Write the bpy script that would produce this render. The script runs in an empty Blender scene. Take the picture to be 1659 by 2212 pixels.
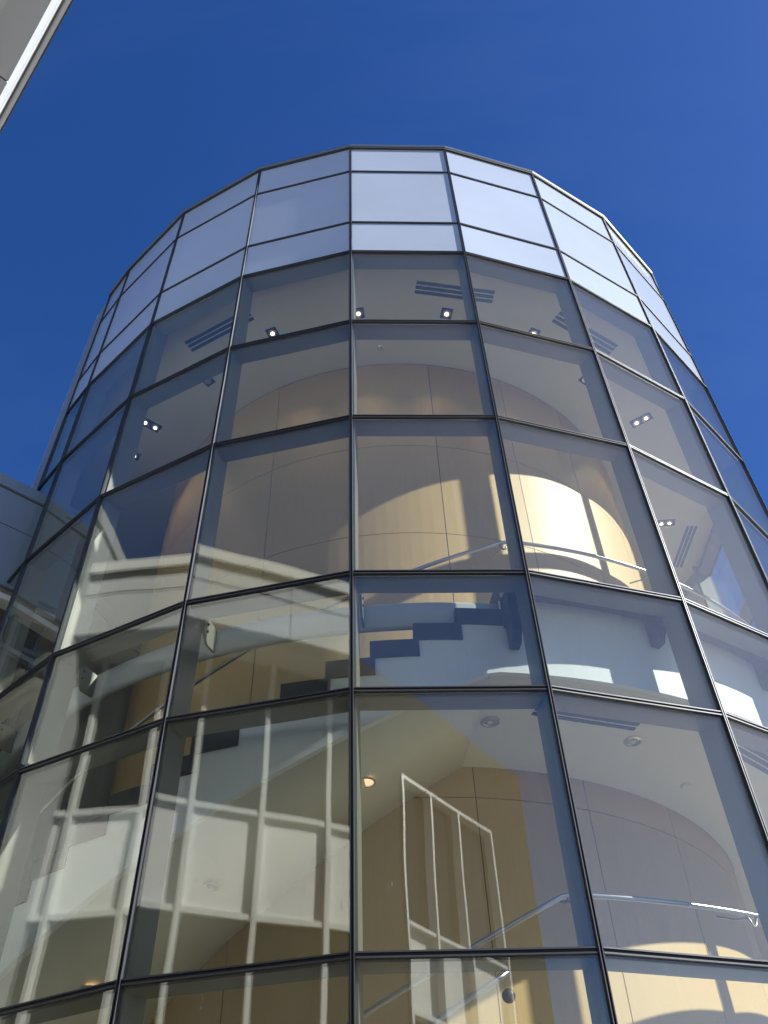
import bpy, math, random
from mathutils import Vector, Matrix
random.seed(7)
S = bpy.context.scene
C = S.collection
rad = math.radians
EYE = 1.6
# ------------------------------------------------------------------ camera
cam_d = bpy.data.cameras.new("camera")
cam = bpy.data.objects.new("camera", cam_d)
C.objects.link(cam)
FW = Vector((-0.008215, 0.693923, 0.720002)); RT = Vector((0.998734, 0.041431, -0.028536)); UP = Vector((0.049632, -0.718856, 0.693385))
m = Matrix((RT, UP, -FW)).transposed().to_4x4()
m.translation = Vector((0, 0, EYE))
cam.matrix_world = m
cam_d.sensor_fit = 'VERTICAL'; cam_d.sensor_height = 36; cam_d.lens = 36 * 1914.922 / 2212.0
cam_d.clip_start = 0.05; cam_d.clip_end = 3000
S.camera = cam
S.render.resolution_x = 768; S.render.resolution_y = 1024
# ------------------------------------------------------------------ light
SUN_AZ, SUN_EL = 77.5, 37.5        # azimuth measured from behind the camera towards its right
sx, sy = math.sin(rad(SUN_AZ)), -math.cos(rad(SUN_AZ))
sdir = Vector((sx * math.cos(rad(SUN_EL)), sy * math.cos(rad(SUN_EL)), math.sin(rad(SUN_EL))))
sd = bpy.data.lights.new("sun", 'SUN'); sd.energy = 5.0; sd.angle = rad(0.5); sd.color = (1.0, 0.975, 0.93)
sun = bpy.data.objects.new("sun", sd); C.objects.link(sun)
sun.rotation_euler = sdir.to_track_quat('Z', 'Y').to_euler()
W = bpy.data.worlds.new("World"); S.world = W; W.use_nodes = True
nt = W.node_tree; nt.nodes.clear()
sky = nt.nodes.new('ShaderNodeTexSky'); sky.sky_type = 'NISHITA'; sky.sun_disc = False
sky.sun_elevation = rad(SUN_EL); sky.sun_rotation = math.atan2(sx, sy)
sky.air_density = 1.0; sky.dust_density = 0.55; sky.ozone_density = 3.0; sky.altitude = 600
hs = nt.nodes.new('ShaderNodeHueSaturation'); hs.inputs['Saturation'].default_value = 1.30; hs.inputs['Hue'].default_value = 0.516
bg = nt.nodes.new('ShaderNodeBackground'); bg.inputs['Strength'].default_value = 0.066
wo = nt.nodes.new('ShaderNodeOutputWorld')
tcw = nt.nodes.new('ShaderNodeTexCoord'); mpw = nt.nodes.new('ShaderNodeMapping'); mpw.inputs['Scale'].default_value = (1.2, 5.0, 3.0); mpw.inputs['Rotation'].default_value = (0.3, 0.5, 0.9)
nzw = nt.nodes.new('ShaderNodeTexNoise'); nzw.inputs['Scale'].default_value = 1.6; nzw.inputs['Detail'].default_value = 7; nzw.inputs['Roughness'].default_value = 0.6
mrw = nt.nodes.new('ShaderNodeMapRange'); mrw.inputs['From Min'].default_value = 0.45; mrw.inputs['From Max'].default_value = 0.85; mrw.inputs['To Min'].default_value = 0.0; mrw.inputs['To Max'].default_value = 0.03
mxw = nt.nodes.new('ShaderNodeMix'); mxw.data_type = 'RGBA'; mxw.inputs['B'].default_value = (3.2, 4.0, 5.2, 1)
nt.links.new(tcw.outputs['Generated'], mpw.inputs[0]); nt.links.new(mpw.outputs[0], nzw.inputs['Vector']); nt.links.new(nzw.outputs['Fac'], mrw.inputs['Value'])
nt.links.new(sky.outputs[0], hs.inputs['Color']); nt.links.new(hs.outputs[0], mxw.inputs['A']); nt.links.new(mrw.outputs[0], mxw.inputs['Factor'])
nt.links.new(mxw.outputs['Result'], bg.inputs[0]); nt.links.new(bg.outputs[0], wo.inputs[0])
S.view_settings.view_transform = 'Standard'; S.view_settings.look = 'None'
S.view_settings.exposure = 1.2; S.view_settings.gamma = 1; S.view_settings.use_curve_mapping = False
S.cycles.max_bounces = 10; S.cycles.diffuse_bounces = 4; S.cycles.glossy_bounces = 5
S.cycles.transparent_max_bounces = 24; S.cycles.use_denoising = True; S.cycles.caustics_reflective = False

# ------------------------------------------------------------------ materials
def mat(name, col, rough=0.6, metal=0.0, noise=0.0, nscale=3.0, stretch=None, bump=0.0, bscale=60.0, emit=None, spec=0.5, coat=0.0, vary=0.0):
    M = bpy.data.materials.new(name); M.use_nodes = True
    n = M.node_tree; b = n.nodes['Principled BSDF']
    b.inputs['Base Color'].default_value = (*col, 1); b.inputs['Roughness'].default_value = rough
    b.inputs['Metallic'].default_value = metal; b.inputs['Specular IOR Level'].default_value = spec
    b.inputs['Coat Weight'].default_value = coat
    tc = n.nodes.new('ShaderNodeTexCoord')
    mp = n.nodes.new('ShaderNodeMapping'); n.links.new(tc.outputs['Object'], mp.inputs[0])
    if stretch: mp.inputs['Scale'].default_value = stretch
    if noise > 0:
        nz = n.nodes.new('ShaderNodeTexNoise'); nz.inputs['Scale'].default_value = nscale; nz.inputs['Detail'].default_value = 6
        n.links.new(mp.outputs[0], nz.inputs['Vector'])
        mx = n.nodes.new('ShaderNodeMapRange'); mx.inputs['From Min'].default_value = 0.25; mx.inputs['From Max'].default_value = 0.75
        mx.inputs['To Min'].default_value = 1 - noise; mx.inputs['To Max'].default_value = 1 + noise
        n.links.new(nz.outputs['Fac'], mx.inputs['Value'])
        vm = n.nodes.new('ShaderNodeVectorMath'); vm.operation = 'SCALE'; vm.inputs[0].default_value = col
        n.links.new(mx.outputs[0], vm.inputs['Scale']); n.links.new(vm.outputs[0], b.inputs['Base Color'])
    if vary > 0 and noise > 0:
        oi = n.nodes.new('ShaderNodeObjectInfo'); mv = n.nodes.new('ShaderNodeMapRange')
        mv.inputs['To Min'].default_value = 1 - vary; mv.inputs['To Max'].default_value = 1 + vary
        n.links.new(oi.outputs['Random'], mv.inputs['Value'])
        v2 = n.nodes.new('ShaderNodeVectorMath'); v2.operation = 'SCALE'
        n.links.new(vm.outputs[0], v2.inputs[0]); n.links.new(mv.outputs[0], v2.inputs['Scale']); n.links.new(v2.outputs[0], b.inputs['Base Color'])
    if bump > 0:
        n2 = n.nodes.new('ShaderNodeTexNoise'); n2.inputs['Scale'].default_value = bscale; n.links.new(mp.outputs[0], n2.inputs['Vector'])
        bp = n.nodes.new('ShaderNodeBump'); bp.inputs['Strength'].default_value = bump; bp.inputs['Distance'].default_value = 0.01
        n.links.new(n2.outputs['Fac'], bp.inputs['Height']); n.links.new(bp.outputs[0], b.inputs['Normal'])
    if emit:
        b.inputs['Emission Color'].default_value = (*emit[0], 1); b.inputs['Emission Strength'].default_value = emit[1]
    return M

def glass_mat(name, tint, f0, wav=0.0045, dark=None, f90=1.0):
    # clear glazing: pale tinted transmission plus an angle dependent mirror reflection
    M = bpy.data.materials.new(name); M.use_nodes = True
    n = M.node_tree; n.nodes.clear(); L = n.links
    out = n.nodes.new('ShaderNodeOutputMaterial'); mix = n.nodes.new('ShaderNodeMixShader')
    gl = n.nodes.new('ShaderNodeBsdfGlossy'); gl.inputs['Roughness'].default_value = 0.0
    gl.inputs['Color'].default_value = (1.0, 1.0, 0.91, 1)
    if dark is None:
        tr = n.nodes.new('ShaderNodeBsdfTransparent'); tr.inputs['Color'].default_value = (*tint, 1)
    else:
        tr = n.nodes.new('ShaderNodeBsdfDiffuse'); tr.inputs['Color'].default_value = (*tint, 1)
    tc = n.nodes.new('ShaderNodeTexCoord'); oi = n.nodes.new('ShaderNodeObjectInfo')
    ad = n.nodes.new('ShaderNodeVectorMath'); ad.operation = 'ADD'
    sc = n.nodes.new('ShaderNodeVectorMath'); sc.operation = 'SCALE'; sc.inputs[0].default_value = (37, 91, 53)
    L.new(oi.outputs['Random'], sc.inputs['Scale']); L.new(tc.outputs['Object'], ad.inputs[0]); L.new(sc.outputs[0], ad.inputs[1])
    nz = n.nodes.new('ShaderNodeTexNoise'); nz.inputs['Scale'].default_value = 0.75; nz.inputs['Detail'].default_value = 1.0
    L.new(ad.outputs[0], nz.inputs['Vector'])
    bp = n.nodes.new('ShaderNodeBump'); bp.inputs['Strength'].default_value = 1.0; bp.inputs['Distance'].default_value = wav
    L.new(nz.outputs['Fac'], bp.inputs['Height']); L.new(bp.outputs[0], gl.inputs['Normal'])
    ge = n.nodes.new('ShaderNodeNewGeometry')
    dt = n.nodes.new('ShaderNodeVectorMath'); dt.operation = 'DOT_PRODUCT'
    L.new(ge.outputs['Normal'], dt.inputs[0]); L.new(ge.outputs['Incoming'], dt.inputs[1])
    ab = n.nodes.new('ShaderNodeMath'); ab.operation = 'ABSOLUTE'; L.new(dt.outputs['Value'], ab.inputs[0])
    om = n.nodes.new('ShaderNodeMath'); om.operation = 'SUBTRACT'; om.inputs[0].default_value = 1.0; L.new(ab.outputs[0], om.inputs[1])
    pw = n.nodes.new('ShaderNodeMath'); pw.operation = 'POWER'; pw.inputs[1].default_value = 5.0; L.new(om.outputs[0], pw.inputs[0])
    mr = n.nodes.new('ShaderNodeMapRange'); mr.inputs['To Min'].default_value = f0; mr.inputs['To Max'].default_value = f90
    L.new(pw.outputs[0], mr.inputs['Value']); L.new(mr.outputs[0], mix.inputs['Fac'])
    if dark is None:      # thin dust film with a few water spots and runs on the outside of the glass
        df = n.nodes.new('ShaderNodeBsdfDiffuse'); df.inputs['Color'].default_value = (0.8, 0.79, 0.8, 1)
        m2 = n.nodes.new('ShaderNodeMixShader')
        mp = n.nodes.new('ShaderNodeMapping'); mp.inputs['Scale'].default_value = (9, 9, 2.2); L.new(ad.outputs[0], mp.inputs[0])
        n3 = n.nodes.new('ShaderNodeTexNoise'); n3.inputs['Scale'].default_value = 3.0; n3.inputs['Detail'].default_value = 8; L.new(mp.outputs[0], n3.inputs['Vector'])
        r1 = n.nodes.new('ShaderNodeMapRange'); r1.inputs['From Min'].default_value = 0.3; r1.inputs['From Max'].default_value = 0.7
        r1.inputs['To Min'].default_value = 0.010; r1.inputs['To Max'].default_value = 0.021; L.new(n3.outputs['Fac'], r1.inputs['Value'])
        r2 = n.nodes.new('ShaderNodeMapRange'); r2.inputs['From Min'].default_value = 0.72; r2.inputs['From Max'].default_value = 0.76
        r2.inputs['To Min'].default_value = 0.0; r2.inputs['To Max'].default_value = 0.12; L.new(n3.outputs['Fac'], r2.inputs['Value'])
        sm = n.nodes.new('ShaderNodeMath'); sm.operation = 'ADD'; L.new(r1.outputs[0], sm.inputs[0]); L.new(r2.outputs[0], sm.inputs[1])
        L.new(sm.outputs[0], m2.inputs['Fac']); L.new(tr.outputs[0], m2.inputs[1]); L.new(df.outputs[0], m2.inputs[2])
        tr = m2
    L.new(tr.outputs[0], mix.inputs[1]); L.new(gl.outputs[0], mix.inputs[2]); L.new(mix.outputs[0], out.inputs[0])
    return M

M_GLASS = glass_mat("clear_glazing", (0.955, 0.97, 0.945), 0.09)
M_FGLASS = glass_mat("dark_glazing", (0.008, 0.009, 0.007), 0.05, dark=True)
M_CAP = mat("dark_anodised_cap", (0.06, 0.065, 0.075), 0.5, 0.6)
M_GASKET = mat("black_gasket", (0.028, 0.03, 0.033), 0.7)
M_MULL = mat("grey_painted_mullion", (0.22, 0.225, 0.19), 0.45, 0.0, 0.04, 2.0)
M_SPAN = mat("white_frit_glass", (0.39, 0.44, 0.52), 0.16, 0, 0.05, 0.9, spec=0.5, coat=0.25, vary=0.05)
M_COPE = mat("metal_coping", (0.22, 0.23, 0.23), 0.4, 0.7)
M_STRIP = mat("grey_closure_metal", (0.22, 0.24, 0.27), 0.5, 0.3, 0.05, 1.0)
M_WOOD = mat("pale_wood_veneer", (0.54, 0.385, 0.175), 0.5, 0, 0.035, 9.0, (6, 6, 0.35), 0.04, 40, spec=0.35, vary=0.06)
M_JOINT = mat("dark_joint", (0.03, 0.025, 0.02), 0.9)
M_CEIL = mat("ceiling_plaster", (0.72, 0.70, 0.57), 0.85, 0, 0.02, 1.2)
M_WHITE = mat("white_plaster", (0.74, 0.78, 0.78), 0.75, 0, 0.02, 1.0)
M_STEEL = mat("dark_stair_steel", (0.02, 0.023, 0.028), 0.5, 0.2, 0.08, 2.0)
M_RING = mat("white_painted_steel", (0.52, 0.57, 0.58), 0.4, 0, 0.03, 1.0)
M_RAIL = mat("brushed_stainless_rail", (0.36, 0.36, 0.37), 0.3, 1.0)
M_SLOT = mat("diffuser_slot", (0.03, 0.04, 0.06), 0.6)
M_LAMPB = mat("lamp_box_black", (0.03, 0.03, 0.03), 0.5)
M_CANR = mat("can_reflector", (0.7, 0.7, 0.7), 0.25, 0.9)
M_LAMP = mat("warm_lamp", (1, 0.9, 0.7), 0.4, emit=((1.0, 0.76, 0.42), 2.4))
M_LAMPW = mat("soft_warm_lamp", (1, 0.8, 0.6), 0.4, emit=((1.0, 0.66, 0.36), 0.55))
M_PANEL = mat("white_metal_panel", (0.62, 0.65, 0.68), 0.42, 0.0, 0.04, 0.7, bump=0.03, bscale=1.5)
M_PIER = mat("light_grey_panel", (0.30, 0.315, 0.32), 0.45, 0, 0.04, 0.7)
M_WPANEL = mat("white_infill_panel", (0.82, 0.83, 0.84), 0.5)
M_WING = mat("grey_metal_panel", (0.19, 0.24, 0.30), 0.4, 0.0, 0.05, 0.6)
M_PANELD = mat("dark_brown_panel", (0.03, 0.026, 0.018), 0.8, 0.0, 0.08, 0.8, spec=0.08)  # near-black brown for the whole end section of the facade
M_SOFF2 = mat("pale_soffit_panel", (0.84, 0.85, 0.85), 0.6, 0, 0.04, 0.8)
M_SOFFIT = mat("taupe_soffit", (0.24, 0.22, 0.18), 0.7, 0, 0.05, 1.0)
M_WFRAME = mat("white_window_frame", (0.72, 0.74, 0.74), 0.45)
M_GROUND = mat("concrete_paving", (0.16, 0.15, 0.14), 0.85, 0, 0.12, 0.8, bump=0.2, bscale=30)
M_BOUNCE = mat("pale_bounce_floor", (0.52, 0.50, 0.46), 0.5, 0, 0.06, 30)  # unseen floors made pale to bounce sunlight up to the ceilings

# ------------------------------------------------------------------ mesh helpers
class MB:
    def __init__(s): s.v = []; s.f = []; s.sm = []
    def hexa(s, p):        # p: 8 points, bottom ring 0-3 then top ring 4-7
        k = len(s.v); s.v += [tuple(q) for q in p]
        for q in ((0, 3, 2, 1), (4, 5, 6, 7), (0, 1, 5, 4), (1, 2, 6, 5), (2, 3, 7, 6), (3, 0, 4, 7)):
            s.f.append(tuple(k + i for i in q)); s.sm.append(False)
        return s
    def box(s, o, ax, ay, az):   # corner + three edge vectors
        o = Vector(o); ax = Vector(ax); ay = Vector(ay); az = Vector(az)
        return s.hexa([o, o + ax, o + ax + ay, o + ay, o + az, o + ax + az, o + ax + ay + az, o + ay + az])
    def prism(s, poly, z0, z1):
        k = len(s.v); n = len(poly)
        s.v += [(x, y, z0) for x, y in poly] + [(x, y, z1) for x, y in poly]
        s.f.append(tuple(range(k + n - 1, k - 1, -1))); s.sm.append(False)
        s.f.append(tuple(range(k + n, k + 2 * n))); s.sm.append(False)
        for i in range(n):
            j = (i + 1) % n; s.f.append((k + i, k + j, k + n + j, k + n + i)); s.sm.append(False)
        return s
    def sweep(s, sections, closed_profile=True, smooth=False, caps=True):
        k = len(s.v); n = len(sections[0])
        for sec in sections: s.v += [tuple(q) for q in sec]
        for i in range(len(sections) - 1):
            for j in range(n):
                j2 = (j + 1) % n
                s.f.append((k + i * n + j, k + i * n + j2, k + (i + 1) * n + j2, k + (i + 1) * n + j)); s.sm.append(smooth)
        if caps:
            s.f.append(tuple(range(k + n - 1, k - 1, -1))); s.sm.append(False)
            e = k + (len(sections) - 1) * n; s.f.append(tuple(range(e, e + n))); s.sm.append(False)
        return s
    def tube(s, pts, r, seg=10):
        pts = [Vector(p) for p in pts]; secs = []
        for i, p in enumerate(pts):
            t = (pts[min(i + 1, len(pts) - 1)] - pts[max(i - 1, 0)]).normalized()
            a = t.cross(Vector((0, 0, 1)))
            if a.length < 1e-3: a = Vector((1, 0, 0))
            a.normalize(); b = t.cross(a)
            secs.append([p + r * (math.cos(q) * a + math.sin(q) * b) for q in [2 * math.pi * j / seg for j in range(seg)]])
        return s.sweep(secs, smooth=True)
    def disc(s, c, r, h, seg=20, r2=None):   # short cylinder hanging down from c
        r2 = r if r2 is None else r2
        a = [(c[0] + r * math.cos(2 * math.pi * j / seg), c[1] + r * math.sin(2 * math.pi * j / seg), c[2]) for j in range(seg)]
        b = [(c[0] + r2 * math.cos(2 * math.pi * j / seg), c[1] + r2 * math.sin(2 * math.pi * j / seg), c[2] - h) for j in range(seg)]
        return s.sweep([b, a])
    def build(s, name, m, parent=None, bevel=0.0):
        me = bpy.data.meshes.new(name); me.from_pydata(s.v, [], s.f); me.update()
        for p, q in zip(me.polygons, s.sm): p.use_smooth = q
        import bmesh
        b = bmesh.new(); b.from_mesh(me); bmesh.ops.recalc_face_normals(b, faces=b.faces); b.to_mesh(me); b.free()
        me.materials.append(m)
        o = bpy.data.objects.new(name, me); C.objects.link(o)
        if parent is not None:
            o.parent = parent; o.matrix_parent_inverse = Matrix.Translation(parent.location).inverted()
        if bevel:
            bv = o.modifiers.new("bevel", 'BEVEL'); bv.width = bevel; bv.segments = 2; bv.limit_method = 'ANGLE'
        return o
def tag(o, label=None, cat=None, group=None, kind=None):
    if label: o['label'] = label
    if cat: o['category'] = cat
    if group: o['group'] = group
    if kind: o['kind'] = kind
    return o
def thing(name, loc, label, cat, group=None):
    o = bpy.data.objects.new(name, None); o.location = loc; o.empty_display_size = 0.3; C.objects.link(o)
    return tag(o, label, cat, group)
def copy_tree(o, delta):
    c = o.copy(); C.objects.link(c); c.location = o.location + Vector(delta)
    for ch in list(o.children):
        k = ch.copy(); C.objects.link(k); k.parent = c; k.matrix_parent_inverse = ch.matrix_parent_inverse.copy()
    return c

# ------------------------------------------------------------------ tower geometry
R, D, DTH, TH0 = 5.86203, 11.44935, 0.256587, -0.062057
HH = [h + EYE for h in [14.1809, 13.2702, 11.5879, 10.7524, 9.0556, 7.2370, 5.0816, 3.8900, 1.9892]] + [1.75, 0.0]
def ang(u): return TH0 + u * DTH
def pt(u, r, z=0.0):
    a = ang(u); return Vector((r * math.sin(a), D - r * math.cos(a), z))
def Z(z): return z + EYE            # heights measured from the camera

# ground -------------------------------------------------------------
g = MB(); g.box((-400, -400, -0.3), (800, 0, 0), (0, 800, 0), (0, 0, 0.3))
tag(g.build("ground", M_GROUND), kind='structure')

# tower -----------------------------------------------------------------
tower = thing("glass_tower", (0, D, 0), "faceted glass stair tower with grey mullions and white glass band below its roof edge", "tower")
NODES = [(-3.4376, 5.916)] + [(u, R) for u in range(-3, 8)]
END2 = Vector((-5.135, 8.366, 0))
P2 = [pt(u, r) for u, r in NODES]
up = Vector((0, 0, 1))
def facet(i):
    a, b = P2[i], P2[i + 1]; t = (b - a).normalized(); n = Vector((t.y, -t.x, 0))
    if n.dot(a - Vector((0, D, 0))) < 0: n = -n
    return a, b, t, n
for i in range(len(P2) - 1):
    a, b, t, n = facet(i)
    hid = i < 3 or i > 9
    for j in range(len(HH) - 1):
        z1, z0 = HH[j], HH[j + 1]
        o = a + t * 0.02 + n * (-0.026) + up * (z0 + 0.02); L = (b - a).length - 0.04
        if j < 3:
            sp = MB().box(o, t * L, n * 0.026, up * (z1 - z0 - 0.04)).build("spandrel_panel", M_SPAN, tower)
        else:
            p = MB().box(o, t * L, n * 0.026, up * (z1 - z0 - 0.04)).build("glass_pane", M_GLASS, tower)
    # horizontal members: outer cap, gasket and inner transom
    for j in range(1, len(HH) - 1):
        z = HH[j]; w = 0.026 if j < 3 else 0.036
        tr = MB().box(a + t * 0.03 + n * (-0.23 if j > 2 else -0.12) + up * (z - 0.03), t * ((b - a).length - 0.06), n * (0.2 if j > 2 else 0.09), up * 0.06)
        o = tr.build("transom", M_MULL, tower)
        gk = MB().box(a + t * 0.012 + n * (-0.02) + up * (z - w / 2 + 0.004), t * ((b - a).length - 0.024), n * 0.024, up * (w - 0.008))
        gk.build("gasket", M_GASKET, o)
        cp = MB()
        cp.box(a + t * 0.016 + n * (-0.015) + up * (z + w / 2 - 0.008), t * ((b - a).length - 0.032), n * 0.033, up * 0.010)
        cp.box(a + t * 0.016 + n * (-0.015) + up * (z - w / 2 - 0.002), t * ((b - a).length - 0.032), n * 0.033, up * 0.010)
        cp.build("cap", M_CAP, o)
top_z, H1z = HH[0], 0.0
for i, (u, r) in enumerate(NODES):
    p = P2[i]; a = ang(u); n = Vector((math.sin(a), -math.cos(a), 0)); t = Vector((math.cos(a), math.sin(a), 0))
    mu = MB().box(p - n * 0.27 - t * 0.03, t * 0.06, n * 0.24, up * (Z(10.95) - 0.0)).build("mullion", M_MULL, tower)
    MB().box(p - n * 0.03 - t * 0.012, t * 0.024, n * 0.034, up * top_z).build("gasket", M_GASKET, mu)
    cb = MB()
    cb.box(p - n * 0.02 + t * 0.007, t * 0.0065, n * 0.042, up * top_z)
    cb.box(p - n * 0.02 - t * 0.0135, t * 0.0065, n * 0.042, up * top_z)
    cb.build("cap", M_CAP, mu)
# coping along the roof edge
def ringpoly(off, us=None):
    pts = []
    for i, (u, r) in enumerate(NODES):
        pts.append(pt(u, r + off))
    return pts
cpb = MB(); secs = []
for i, (u, r) in enumerate(NODES):
    secs.append([pt(u, r + 0.045, top_z - 0.0), pt(u, r + 0.045, top_z + 0.03), pt(u, r - 0.35, top_z + 0.05), pt(u, r - 0.35, top_z - 0.02), pt(u, r + 0.035, top_z - 0.02)])
cpb.sweep(secs); cpb.build("coping", M_COPE, tower)
secs = []
for i, (u, r) in enumerate(NODES):
    secs.append([pt(u, r + 0.03, top_z - 0.06), pt(u, r + 0.03, top_z - 0.021), pt(u, r - 0.06, top_z - 0.021), pt(u, r - 0.06, top_z - 0.06)])
MB().sweep(secs).build("coping_joint", M_GASKET, tower)
# closure strip on the left end and solid back wall
E1 = P2[0]; e = (END2 - E1); en = Vector((e.y, -e.x, 0)).normalized()
if en.dot(E1 - Vector((0, D, 0))) < 0: en = -en
MB().box(E1 + e.normalized() * 0.03 - en * 0.05, e - e.normalized() * 0.03, en * 0.05, up * (top_z - 0.02)).build("closure_strip", M_STRIP, tower)
bw = MB(); us = [7.03] + list(range(8, 20)) + [20.0]
bp = [pt(u, R) for u in us] + [END2 + e.normalized() * 0.01]
secs = []
cc = Vector((0, D, 0))
for p in bp:
    q = (p - cc).normalized() * 0.12
    secs.append([p - q + up * 0.0, p + up * 0.0, p + up * top_z, p - q + up * top_z])
bw.sweep(secs); bw.build("back_wall", M_WHITE, tower)
# roof slab, ceiling, floors
def polyring(off): return [pt(u, r - off) for u, r in NODES] + [p - (p - cc).normalized() * (0.12 + off) for p in bp[1:]]
def flat(name, outer, inner, z0, z1, m, parent):
    b = MB(); n = len(outer); k = 0
    b.v = [(p.x, p.y, z0) for p in outer] + [(p.x, p.y, z1) for p in outer] + [(p.x, p.y, z0) for p in inner] + [(p.x, p.y, z1) for p in inner]
    for i in range(n):
        j = (i + 1) % n
        b.f += [(i, j, 2 * n + j, 2 * n + i), (n + i, 3 * n + i, 3 * n + j, n + j), (i, n + i, n + j, j), (2 * n + i, 2 * n + j, 3 * n + j, 3 * n + i)]
        b.sm += [False] * 4
    return b.build(name, m, parent)
def resample(poly, k=5):
    out = []
    for i in range(len(poly)):
        a, b = poly[i], poly[(i + 1) % len(poly)]
        for q in range(k): out.append(a.lerp(b, q / k))
    return out
RC = 3.93
outer = resample(polyring(0.04))
innr = [cc + (p - cc).normalized() * (RC + 0.0) for p in outer]
flat("ceiling", outer, innr, Z(10.95), Z(11.2), M_CEIL, tower)
flat("roof_slab", outer, [cc + (p - cc).normalized() * 0.05 for p in outer], top_z - 0.25, top_z - 0.1, M_STRIP, tower)
flat("ground_floor", outer, innr, 0.0, 0.06, M_BOUNCE, tower)
# backing behind the white glass band
flat("spandrel_backing", [pt(u, r - 0.09) for u, r in NODES] + [p - (p - cc).normalized() * 0.15 for p in bp[1:]],
     [pt(u, r - 0.16) for u, r in NODES] + [p - (p - cc).normalized() * 0.25 for p in bp[1:]], Z(10.78), top_z - 0.26, M_MULL, tower)

# ring beam with brackets
def arc(u0, u1, prof, step=0.1):
    n = max(2, int(abs(u1 - u0) / step) + 1); secs = []
    for i in range(n + 1):
        u = u0 + (u1 - u0) * i / n; secs.append([pt(u, r, Z(z)) for r, z in prof])
    return secs
def rprof(r0, r1, z0, z1, c):
    out = []
    for (cx, cz, a0) in ((r0 + c, z0 + c, 180), (r1 - c, z0 + c, 270), (r1 - c, z1 - c, 0), (r0 + c, z1 - c, 90)):
        for k in range(4):
            a = rad(a0 + 30 * k); out.append((cx + c * math.cos(a), cz + c * math.sin(a)))
    return out
rb = MB().sweep(arc(-7.5, 0.92, rprof(5.29, 5.38, 4.86, 5.14, 0.04)), smooth=True).build("ring_beam", M_RING, tower)
for u in (-3, -2, -1, 0, 1, 2, 3):
    a = ang(u); n = Vector((math.sin(a), -math.cos(a), 0)); t = Vector((math.cos(a), math.sin(a), 0))
    side = 1
    b = MB(); th = 0.022
    prof = [(5.60, 5.12), (5.60, 4.96), (5.52, 4.86), (5.385, 4.86), (5.385, 5.10), (5.50, 5.12)]
    if u > 0.5: zl = 4.56 if u == 1 else 4.82; prof = [(5.60, 5.109), (5.60, zl + 0.1), (5.54, zl), (5.45, zl), (5.45, 5.109)]
    o = t * 0.032
    wdt = th if u < 0.5 else 0.085
    if u > 0.5: o = -t * (0.032 + wdt)
    b.sweep([[pt(u, r, Z(z)) + o for r, z in prof], [pt(u, r, Z(z)) + o + t * wdt for r, z in prof]])
    br = b.build("bracket", M_MULL if u < 0.5 else M_STEEL, tower)
    if u < 0.5:
        for zz in (5.06, 4.98):
            c = pt(u, 5.545, Z(zz)) + t * (0.032 + th)
            bb = MB(); bb.sweep([[c + 0.012 * (math.cos(q) * n + math.sin(q) * up) + t * w for q in [k * math.pi / 3 for k in range(6)]] for w in (0, 0.012)])
            bb.build("bolt", M_GASKET, br)

# ------------------------------------------------------------------ drum
drum = thing("curved_core_wall", (0, D, 0), "curved inner drum wall clad in pale wood panels behind the tower glass", "wall")
MB().prism([(pt(u * 0.25, RC - 0.012).x, pt(u * 0.25, RC - 0.012).y) for u in range(0, 98)], 0.0, Z(10.948)).build("joint_backing", M_JOINT, drum)
uj = [0.885 + 1.127 * k for k in range(-9, 13)]
zj = [-1.6, 0.62, 4.02, 5.72, 7.43, 9.06, 10.946]
for k in range(len(uj) - 1):
    for q in range(len(zj) - 1):
        gp = 0.0045; ug = gp / (RC * DTH)
        u0, u1 = uj[k] + ug, uj[k + 1] - ug; z0, z1 = zj[q] + gp, zj[q + 1] - gp
        if q == 3: z0, z1 = zj[q] - gp * 0.9, zj[q + 1] - gp
        if q == 2: z1 = zj[q + 1] - gp
        MB().sweep(arc(u0, u1, [(RC - 0.02, z0), (RC, z0), (RC, z1), (RC - 0.02, z1)], 0.14)).build("wood_panel", M_WOOD, drum)

# ------------------------------------------------------------------ stair
stair = thing("helical_staircase", pt(-2, 4.7), "curved staircase with dark stepped edge and white underside rising round the wood drum", "staircase")
HEL = lambda u: 3.82 + 0.64 * u
RI, RO = RC + 0.004, 5.44
us = [-8.3 + 0.1 * k for k in range(0, 200)]; us = [u for u in us if u < 0.79] + [0.79]
us = [u for u in us if HEL(u) > -1.58]
MB().sweep([[pt(u, RI, Z(HEL(u))), pt(u, RO, Z(HEL(u))), pt(u, RO, Z(HEL(u)) + 0.06), pt(u, RI, Z(HEL(u)) + 0.06)] for u in us], smooth=True).build("soffit", M_CEIL, stair)
# white outer stringer below a stepped line
st = MB(); du = 0.268; k = 1; u1 = 0.906
while True:
    u0 = u1 - du; top = 5.157 - 0.168 * k; zb = top - 0.17
    n = 4; secs = []
    if HEL(u0) < -1.5: break
    for i in range(n + 1):
        u = u0 + (u1 - u0) * i / n; lo = min(HEL(u), 4.33) + 0.001
        secs.append([pt(u, RO + 0.003, Z(lo - 0.003)), pt(u, RO + 0.003, Z(zb)), pt(u, RO - 0.05, Z(zb)), pt(u, RO - 0.05, Z(lo - 0.003))])
    st.sweep(secs, caps=True)
    MB().sweep(arc(u0 - 0.03, u1, [(RI + 0.01, top - 0.172), (RO + 0.02, top - 0.172), (RO + 0.02, top), (RI + 0.01, top)], 0.1)).build("step", M_STEEL, stair)
    u1 = u0; k += 1
st.build("stringer", M_WHITE, stair)
MB().sweep(arc(0.907, 6.7, [(RI, 5.13), (RO + 0.02, 5.13), (RO + 0.02, 5.34), (RI, 5.34)], 0.15)).build("landing", M_STEEL, stair)
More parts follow.
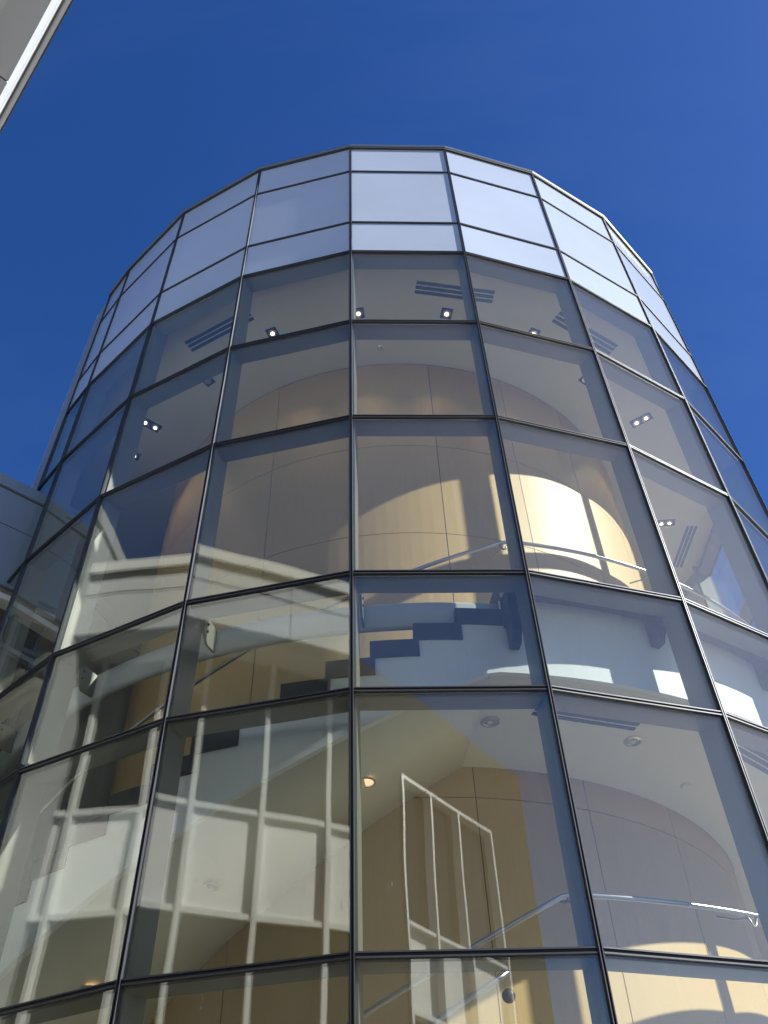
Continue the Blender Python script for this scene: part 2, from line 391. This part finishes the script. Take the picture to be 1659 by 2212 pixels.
MB().sweep(arc(0.907, 6.7, [(RO - 0.05, 4.331), (RO, 4.331), (RO, 5.129), (RO - 0.05, 5.129)], 0.1)).build("landing_fascia", M_WHITE, stair)
MB().sweep(arc(0.79, 6.7, [(RI, 4.33), (RO - 0.051, 4.33), (RO - 0.051, 4.45), (RI, 4.45)], 0.12)).build("landing_ceiling", M_CEIL, stair)
MB().sweep(arc(0.905, 1.03, [(RO + 0.006, 4.80), (RO + 0.03, 4.80), (RO + 0.03, 5.108), (RO + 0.006, 5.108)], 0.03)).build("nose_plate", M_STEEL, stair)
ep = MB(); secs = []
def edge_r(u, off=0.222):
    k = math.floor(u); f = (u - k - 0.5) * DTH; return (R * math.cos(DTH / 2) - off) / math.cos(f)
for k in range(0, 60):
    u = 0.93 + (6.7 - 0.93) * k / 59
    secs.append([pt(u, RO + 0.021, Z(5.11)), pt(u, edge_r(u), Z(5.11)), pt(u, edge_r(u), Z(5.14)), pt(u, RO + 0.021, Z(5.14))])
ep.sweep(secs).build("edge_plate", M_STEEL, stair)
MB().sweep(arc(0.93, 6.68, [(RI + 0.01, 5.342), (RO - 0.02, 5.342), (RO - 0.02, 5.362), (RI + 0.01, 5.362)], 0.15)).build("landing_bounce_sheet", M_BOUNCE, stair)  # unseen pale sheet added to throw sunlight onto the top ceiling
low = thing("lower_landing", pt(2, 4.7), "dark landing edge at the foot of the lower handrail behind the glass", "landing")
MB().sweep(arc(1.1, 6.7, [(RI, 1.34), (RO, 1.34), (RO, 1.52), (RI, 1.52)], 0.15)).build("slab", M_STEEL, low)
MB().sweep(arc(1.12, 6.68, [(RI + 0.01, 1.522), (RO - 0.02, 1.522), (RO - 0.02, 1.542), (RI + 0.01, 1.542)], 0.15)).build("slab_bounce_sheet", M_BOUNCE, low)  # added pale sheet over the dark slab, brightens the lower ceiling

# ------------------------------------------------------------------ handrails
def rail(name, label, runs, r=5.3, hooks=(), knob=None, rr=0.019):
    t = thing(name, runs[0][0] if False else pt(runs[0], 5.3, 0) if False else pt(1, r, 0), label, "handrail", "steel handrails behind the glass")
    MB().tube(runs, rr).build("rail", M_RAIL, t)
    for (u, z, kind) in hooks:
        a = ang(u); n = Vector((math.sin(a), -math.cos(a), 0)); tt = Vector((math.cos(a), math.sin(a), 0))
        c = pt(u, r, Z(z))
        MB().tube([c - tt * 0.05, c - up * 0.09 + tt * 0.0, c - up * 0.085 + tt * 0.02, c + tt * 0.06 - up * 0.01], 0.009, 8).build("bracket", M_RAIL, t)
        MB().tube([c - up * 0.03, c - n * 0.16 + up * 0.02, c - n * 0.32 + up * 0.10], 0.008, 8).build("bracket", M_RAIL, t)
    if knob:
        c = knob; b = MB(); secs = []
        for k in range(7):
            q = -math.pi / 2 + math.pi * k / 6
            secs.append([c + up * 0.045 * math.sin(q) + 0.045 * max(0.05, math.cos(q)) * Vector((math.cos(w), math.sin(w), 0)) for w in [2 * math.pi * j / 12 for j in range(12)]])
        b.sweep(secs, smooth=True).build("end_knob", M_STEEL, t)
    return t
def run(pts, r):
    out = []
    for (ua, za), (ub, zb) in zip(pts, pts[1:]):
        n = max(2, int((ub - ua) / 0.08))
        for i in range(n): out.append(pt(ua + (ub - ua) * i / n, r, Z(za + (zb - za) * i / n)))
    out.append(pt(pts[-1][0], r, Z(pts[-1][1]))); return out
rail("handrail", "long steel handrail climbing above the upper steps then running level across the wood drum", run([(-7.0, 1.0), (1.02, 5.975), (1.08, 6.0), (5.5, 6.02)], 5.3), hooks=[(1.03, 5.98, 0), (2.27, 6.03, 0)])
rail("handrail", "steel handrail low in the photo with a bend where the slope turns level", run([(-1.5, 0.78), (1.02, 2.55), (1.08, 2.565), (5.5, 2.575)], 5.3), hooks=[(1.08, 2.56, 0), (2.15, 2.57, 0)])
rail("handrail", "short lower steel handrail ending in a round knob beside the reflected window", run([(-1.5, 0.37), (0.70, 2.059)], 5.3), knob=pt(0.69, 5.24, Z(1.93)))

# ------------------------------------------------------------------ ceiling lights and air diffusers
def lamp(u, rs, zc, label, light=0.0, lit=True, group="square ceiling lights under the top ceiling"):
    c0 = pt(u, sum(rs) / len(rs), Z(zc)); a = ang(u)
    n = Vector((math.sin(a), -math.cos(a), 0)); t = Vector((math.cos(a), math.sin(a), 0))
    th = thing("ceiling_light", c0, label, "ceiling light", group)
    L = 0.17 * len(rs)
    MB().box(c0 - n * L / 2 - t * 0.08 - up * 0.006, n * L, t * 0.16, up * 0.005).build("housing", M_LAMPB, th)
    for r in rs:
        c = pt(u, r, Z(zc) - 0.007)
        MB().disc(c, 0.062, 0.012, 20, 0.056).build("reflector", M_CANR, th)
        MB().disc(c - up * 0.013, 0.029, 0.006, 16).build("bulb", M_LAMP if lit else M_CANR, th)
        if light and lit:
            ld = bpy.data.lights.new("lamp_light", 'SPOT'); ld.energy = light; ld.color = (1, 0.74, 0.45); ld.spot_size = rad(70); ld.spot_blend = 0.8; ld.shadow_soft_size = 0.04
            lo = bpy.data.objects.new("lamp_light", ld); C.objects.link(lo); lo.location = c - up * 0.05
            aim = (pt(u, RC, Z(zc - 2.2)) - lo.location); lo.rotation_euler = (-aim).to_track_quat('Z', 'Y').to_euler()
for (u, rs, lab) in ((-0.02, (4.82,), "lit square ceiling light just right of the centre mullion"), (-1.05, (4.82,), "lit square ceiling light in the pane left of the centre mullion"),
                     (0.99, (4.82,), "lit square ceiling light below the striped vent in the centre pane"), (2.06, (4.84,), "small dim ceiling light at a transom right of the centre pane"),
                     (-3.19, (4.67, 4.84), "twin ceiling light with two lit bulbs on the left"), (-3.78, (4.73,), "single lit ceiling light lowest on the left side"),
                     (4.10, (4.71, 4.87), "twin ceiling light behind pale reflections on the right"), (6.13, (4.74, 4.88), "faint twin ceiling light beside the far striped vent on the right"),
                     (-2.12, (4.62,), "unlit ceiling light tucked under a left transom"), (3.04, (4.61,), "unlit half hidden ceiling light beside the right mullion")):
    lamp(u, rs, 10.95, lab, light=7.0, lit=u not in (-2.12, 3.04))
def diffuser(u0, u1, r0, r1, zc, label):
    th = thing("air_diffuser", pt((u0 + u1) / 2, (r0 + r1) / 2, Z(zc)), label, "air vent", "striped slot air vents in the ceilings")
    a, b = pt(u0, (r0 + r1) / 2), pt(u1, (r0 + r1) / 2); t = (b - a).normalized(); n = Vector((t.y, -t.x, 0))
    if n.dot(a - cc) < 0: n = -n
    w = r1 - r0; L = (b - a).length; o = a - n * w / 2
    MB().box(o + up * (Z(zc) - 0.004), t * L, n * w, up * 0.003).build("frame", M_CEIL, th)
    for k in range(3):
        MB().box(o + n * (w * (0.02 + 0.36 * k)) + up * (Z(zc) - 0.010), t * L, n * (w * 0.24), up * 0.005).build("slot", M_SLOT, th)
diffuser(-1.97, -1.16, 5.12, 5.32, 10.95, "dark striped ceiling vent seen left of centre below the white band")
diffuser(0.61, 1.44, 5.10, 5.30, 10.95, "dark striped ceiling vent crossing the mullion right of the centre pane")
diffuser(2.17, 2.99, 5.12, 5.32, 10.95, "dark striped ceiling vent behind the second mullion on the right")
diffuser(6.23, 7.02, 5.20, 5.40, 10.95, "steep faint striped ceiling vent low in the pale right hand panes")
diffuser(1.17, 1.96, 4.86, 5.06, 4.33, "thin dark vent in the lower ceiling above the round downlights")
diffuser(2.74, 3.55, 4.98, 5.18, 4.33, "striped vent in the lower ceiling at the right edge of the photo")
def can(u, r, z, label, lit):
    c = pt(u, r, Z(z)); th = thing("downlight", c, label, "downlight", "round downlights under the stair and lower landing")
    rg = MB(); seg = 24
    rg.sweep([[c + rr * Vector((math.cos(q), math.sin(q), 0)) - up * hh for rr, hh in ((0.085, 0.001), (0.085, 0.010), (0.068, 0.012), (0.066, 0.001))] for q in [2 * math.pi * k / seg for k in range(seg + 1)]], caps=False)
    rg.build("trim_ring", M_CANR, th)
    MB().disc(c - up * 0.002, 0.066, 0.004, 24, 0.05).build("lens", M_LAMPW if lit else M_CANR, th)
    if not lit: MB().disc(c - up * 0.007, 0.026, 0.004, 16).build("bulb", M_CEIL, th)
can(0.89, 4.71, 4.33, "round downlight left of the mullion in the lower ceiling", False)
can(2.05, 4.71, 4.33, "round downlight in the lower ceiling right of the mullion under the thin vent", False)
can(-0.03, 4.67, HEL(-0.03) - 0.004, "warm round downlight under the stair just right of the centre mullion", True)
can(-1.13, 4.67, HEL(-1.13) - 0.004, "unlit round downlight under the stair behind the white reflected panels", False)
can(-2.03, 4.70, HEL(-2.03) - 0.004, "warm round downlight under the stair at a transom bottom left", True)
sp = thing("sprinkler_head", pt(0.2, 4.22, Z(10.95)), "tiny pale round sprinkler under the top ceiling above the drum arch", "sprinkler")
MB().disc(pt(0.2, 4.22, Z(10.949)), 0.045, 0.02, 16, 0.03).build("cover_plate", M_CANR, sp)
MB().disc(pt(0.2, 4.22, Z(10.928)), 0.012, 0.03, 10, 0.012).build("nozzle", M_CANR, sp)
dt = thing("smoke_detector", pt(2.93, 4.34, Z(4.33)), "small pale round detector on the lower ceiling at right", "smoke detector")
MB().disc(pt(2.93, 4.34, Z(4.33) - 0.001), 0.06, 0.03, 20, 0.045).build("body", M_CEIL, dt)

# ------------------------------------------------------------------ white courtyard building (L shaped: facade behind the camera, wing on the left)
N1 = Vector((-math.sin(rad(47)), -math.cos(rad(47)), 0)); N2 = Vector((-N1.y, N1.x, 0))     # q axis (into the facade), s axis (along it)
def sq(s, q, z=0.0): return N2 * s + N1 * q + up * z
bld = thing("courtyard_building", sq(-1, 3), "white panelled building with recessed glazing wrapping the left side and standing behind the viewer", "building")
def bx(s0, s1, q0, q1, z0, z1, name=None, m=None, mb=None):
    b = mb or MB(); b.box(sq(s0, q0, Z(z0)), N2 * (s1 - s0), N1 * (q1 - q0), up * (z1 - z0))
    return b.build(name, m, bld) if name else b
GZ = -EYE
QW, QG = 0.53, 1.25     # fascia plane, recessed glazing plane
TOP = 8.82
# facade fascia (white part), joint, coping
for s0, s1 in ((-8.9, -6.306), (-6.294, -3.666), (-3.654, -0.8)):
    bx(s0, s1, QW, QW + 0.25, 7.55, 8.215, "fascia_panel", M_PANEL)
    bx(s0, s1, QW, QW + 0.25, 8.245, 8.565, "fascia_panel", M_PANEL)
bx(-8.9, -0.8, QW + 0.012, QW + 0.24, 7.56, 8.56, "panel_joint", M_JOINT)
bx(-8.9, -0.8, 0.515, QW + 0.25, 8.566, 8.60, "coping_recess", M_SOFFIT)
bx(-8.9, -0.8, 0.475, QW + 0.28, 8.602, TOP, "coping", M_SOFF2)
bx(-8.9, -0.8, 0.458, 0.474, 8.588, 8.612, "drip_edge", M_CAP)
bx(-8.9, -0.8, QW + 0.02, QG + 0.3, 7.56, 7.62, "soffit", M_SOFF2)
bx(-0.8, 1.92, QW, QW + 0.25, GZ, 9.0, "end_wall", M_PANELD)
bx(4.66, 6.0, QW, QW + 0.25, GZ, 9.0, "end_wall", M_PANELD)
bx(1.921, 4.659, QW, QW + 0.25, 7.46, 9.0, "end_wall", M_PANELD)
bx(-0.8, 6.0, 0.53, QW + 0.3, 9.002, 9.2, "end_coping", M_PANELD)
ep = (1.94, 2.72, 3.56, 4.64)
for k in range(3):
    s0, s1 = ep[k], ep[k + 1]
    for z0, z1 in ((GZ, 2.2), (2.2, 3.93), (5.10, 7.40)):
        bx(s0 + 0.02, s1 - 0.02, QW + 0.12, QW + 0.15, z0 + 0.03, z1 - 0.03, "window_pane", M_FGLASS)
    bx(s0 + 0.02, s1 - 0.02, QW + 0.09, QW + 0.15, 3.95, 5.08, "infill_panel", M_WFRAME)
    for z in (2.2, 3.93, 5.10): bx(s0 + 0.026, s1 - 0.026, QW - 0.015, QW + 0.16, z - 0.028, z + 0.028, "window_rail", M_WFRAME)
for s in ep: bx(s - 0.025, s + 0.025, QW - 0.03, QW + 0.17, GZ, 7.40, "window_mullion", M_WFRAME)
bx(1.915, 4.665, QW - 0.03, QW + 0.17, 7.401, 7.455, "window_head", M_WFRAME)
# glazing of the facade
s_bars = [-8.97 + 0.88 * k for k in range(0, 10)]
b = MB()
for k, s in enumerate(s_bars[:-1]):
    s0, s1 = max(s, -8.33), s_bars[k + 1]
    for z0, z1 in ((GZ, 1.0), (1.0, 4.08), (5.33, 7.58)):
        bx(s0 + 0.03, s1 - 0.03, QG, QG + 0.03, z0 + 0.03, z1 - 0.02, "window_pane", M_FGLASS)
    pm = M_WPANEL
    bx(s0 + 0.03, s1 - 0.03, QG - 0.0, QG + 0.03, 4.11, 5.29, "infill_panel", pm)
for s in s_bars:
    if s > -8.3: bx(s - 0.033, s + 0.033, QG - 0.075, QG + 0.04, GZ, 7.59, "window_mullion", M_WFRAME)
for z in (1.0, 4.08, 5.33):
    for k, s in enumerate(s_bars[:-1]):
        bx(max(s + 0.034, -8.29), s_bars[k + 1] - 0.034, QG - 0.06, QG + 0.04, z - 0.035, z + 0.035, "window_rail", M_WFRAME)
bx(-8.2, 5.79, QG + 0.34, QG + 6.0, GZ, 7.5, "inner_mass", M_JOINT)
bx(-8.9, 6.0, QG + 0.31, QG + 6.0, 7.7, 8.5, "roof", M_PANEL)
# projecting pier at the corner of the two wings
bx(-8.9, -8.30, 0.0, QG + 0.2, GZ, 9.45, "corner_pier", M_PIER)
bx(-8.94, -8.25, -0.05, QG + 0.25, 9.452, 9.72, "pier_coping", M_PIER)
# left wing
SL = -8.9
def bl(d0, d1, q0, q1, z0, z1, name, m): return bx(SL - d1, SL - d0, q0, q1, z0, z1, name, m)
QE = -2.6
for q0, q1 in ((QE, -0.9), (-0.888, 0.3)):
    bl(0.0, 0.2, q0, q1, 7.16, 8.04, "wing_panel", M_WING)
    bl(0.0, 0.2, q0, q1, 8.052, 8.60, "wing_panel", M_WING)
bl(0.012, 0.2, QE, 0.3, 7.17, 8.59, "panel_joint", M_JOINT) if False else bl(0.014, 0.19, QE, 0.3, 8.041, 8.051, "panel_joint", M_JOINT)
bl(0.01, 0.3, QE, 0.3, 8.602, 8.62, "coping_joint", M_JOINT)
bl(-0.03, 0.3, QE, 0.3, 8.622, 8.80, "coping", M_WING)
bl(0.05, 0.3, QE, 0.3, 7.05, 7.158, "head_recess", M_SOFFIT)
bl(-0.01, 0.3, QE, 0.3, 6.97, 7.048, "window_head", M_WFRAME)
for q0, q1 in ((QE, -1.55), (-1.55, -0.6), (-0.6, 0.3)):
    for z0, z1 in ((4.0, 6.5), (6.5, 6.97)):
        bl(0.18, 0.21, q0 + 0.03, q1 - 0.03, z0 + 0.03, z1 - 0.0, "window_pane", M_FGLASS)
    bl(0.08, 0.22, q1 - 0.03, q1 + 0.03, 4.0, 6.965, "window_mullion", M_STRIP)
    bl(0.10, 0.22, q0 + 0.031, q1 - 0.031, 6.47, 6.53, "window_rail", M_STRIP)
bl(0.0, 0.25, QE, 0.3, GZ, 3.97, "wing_wall", M_WING)
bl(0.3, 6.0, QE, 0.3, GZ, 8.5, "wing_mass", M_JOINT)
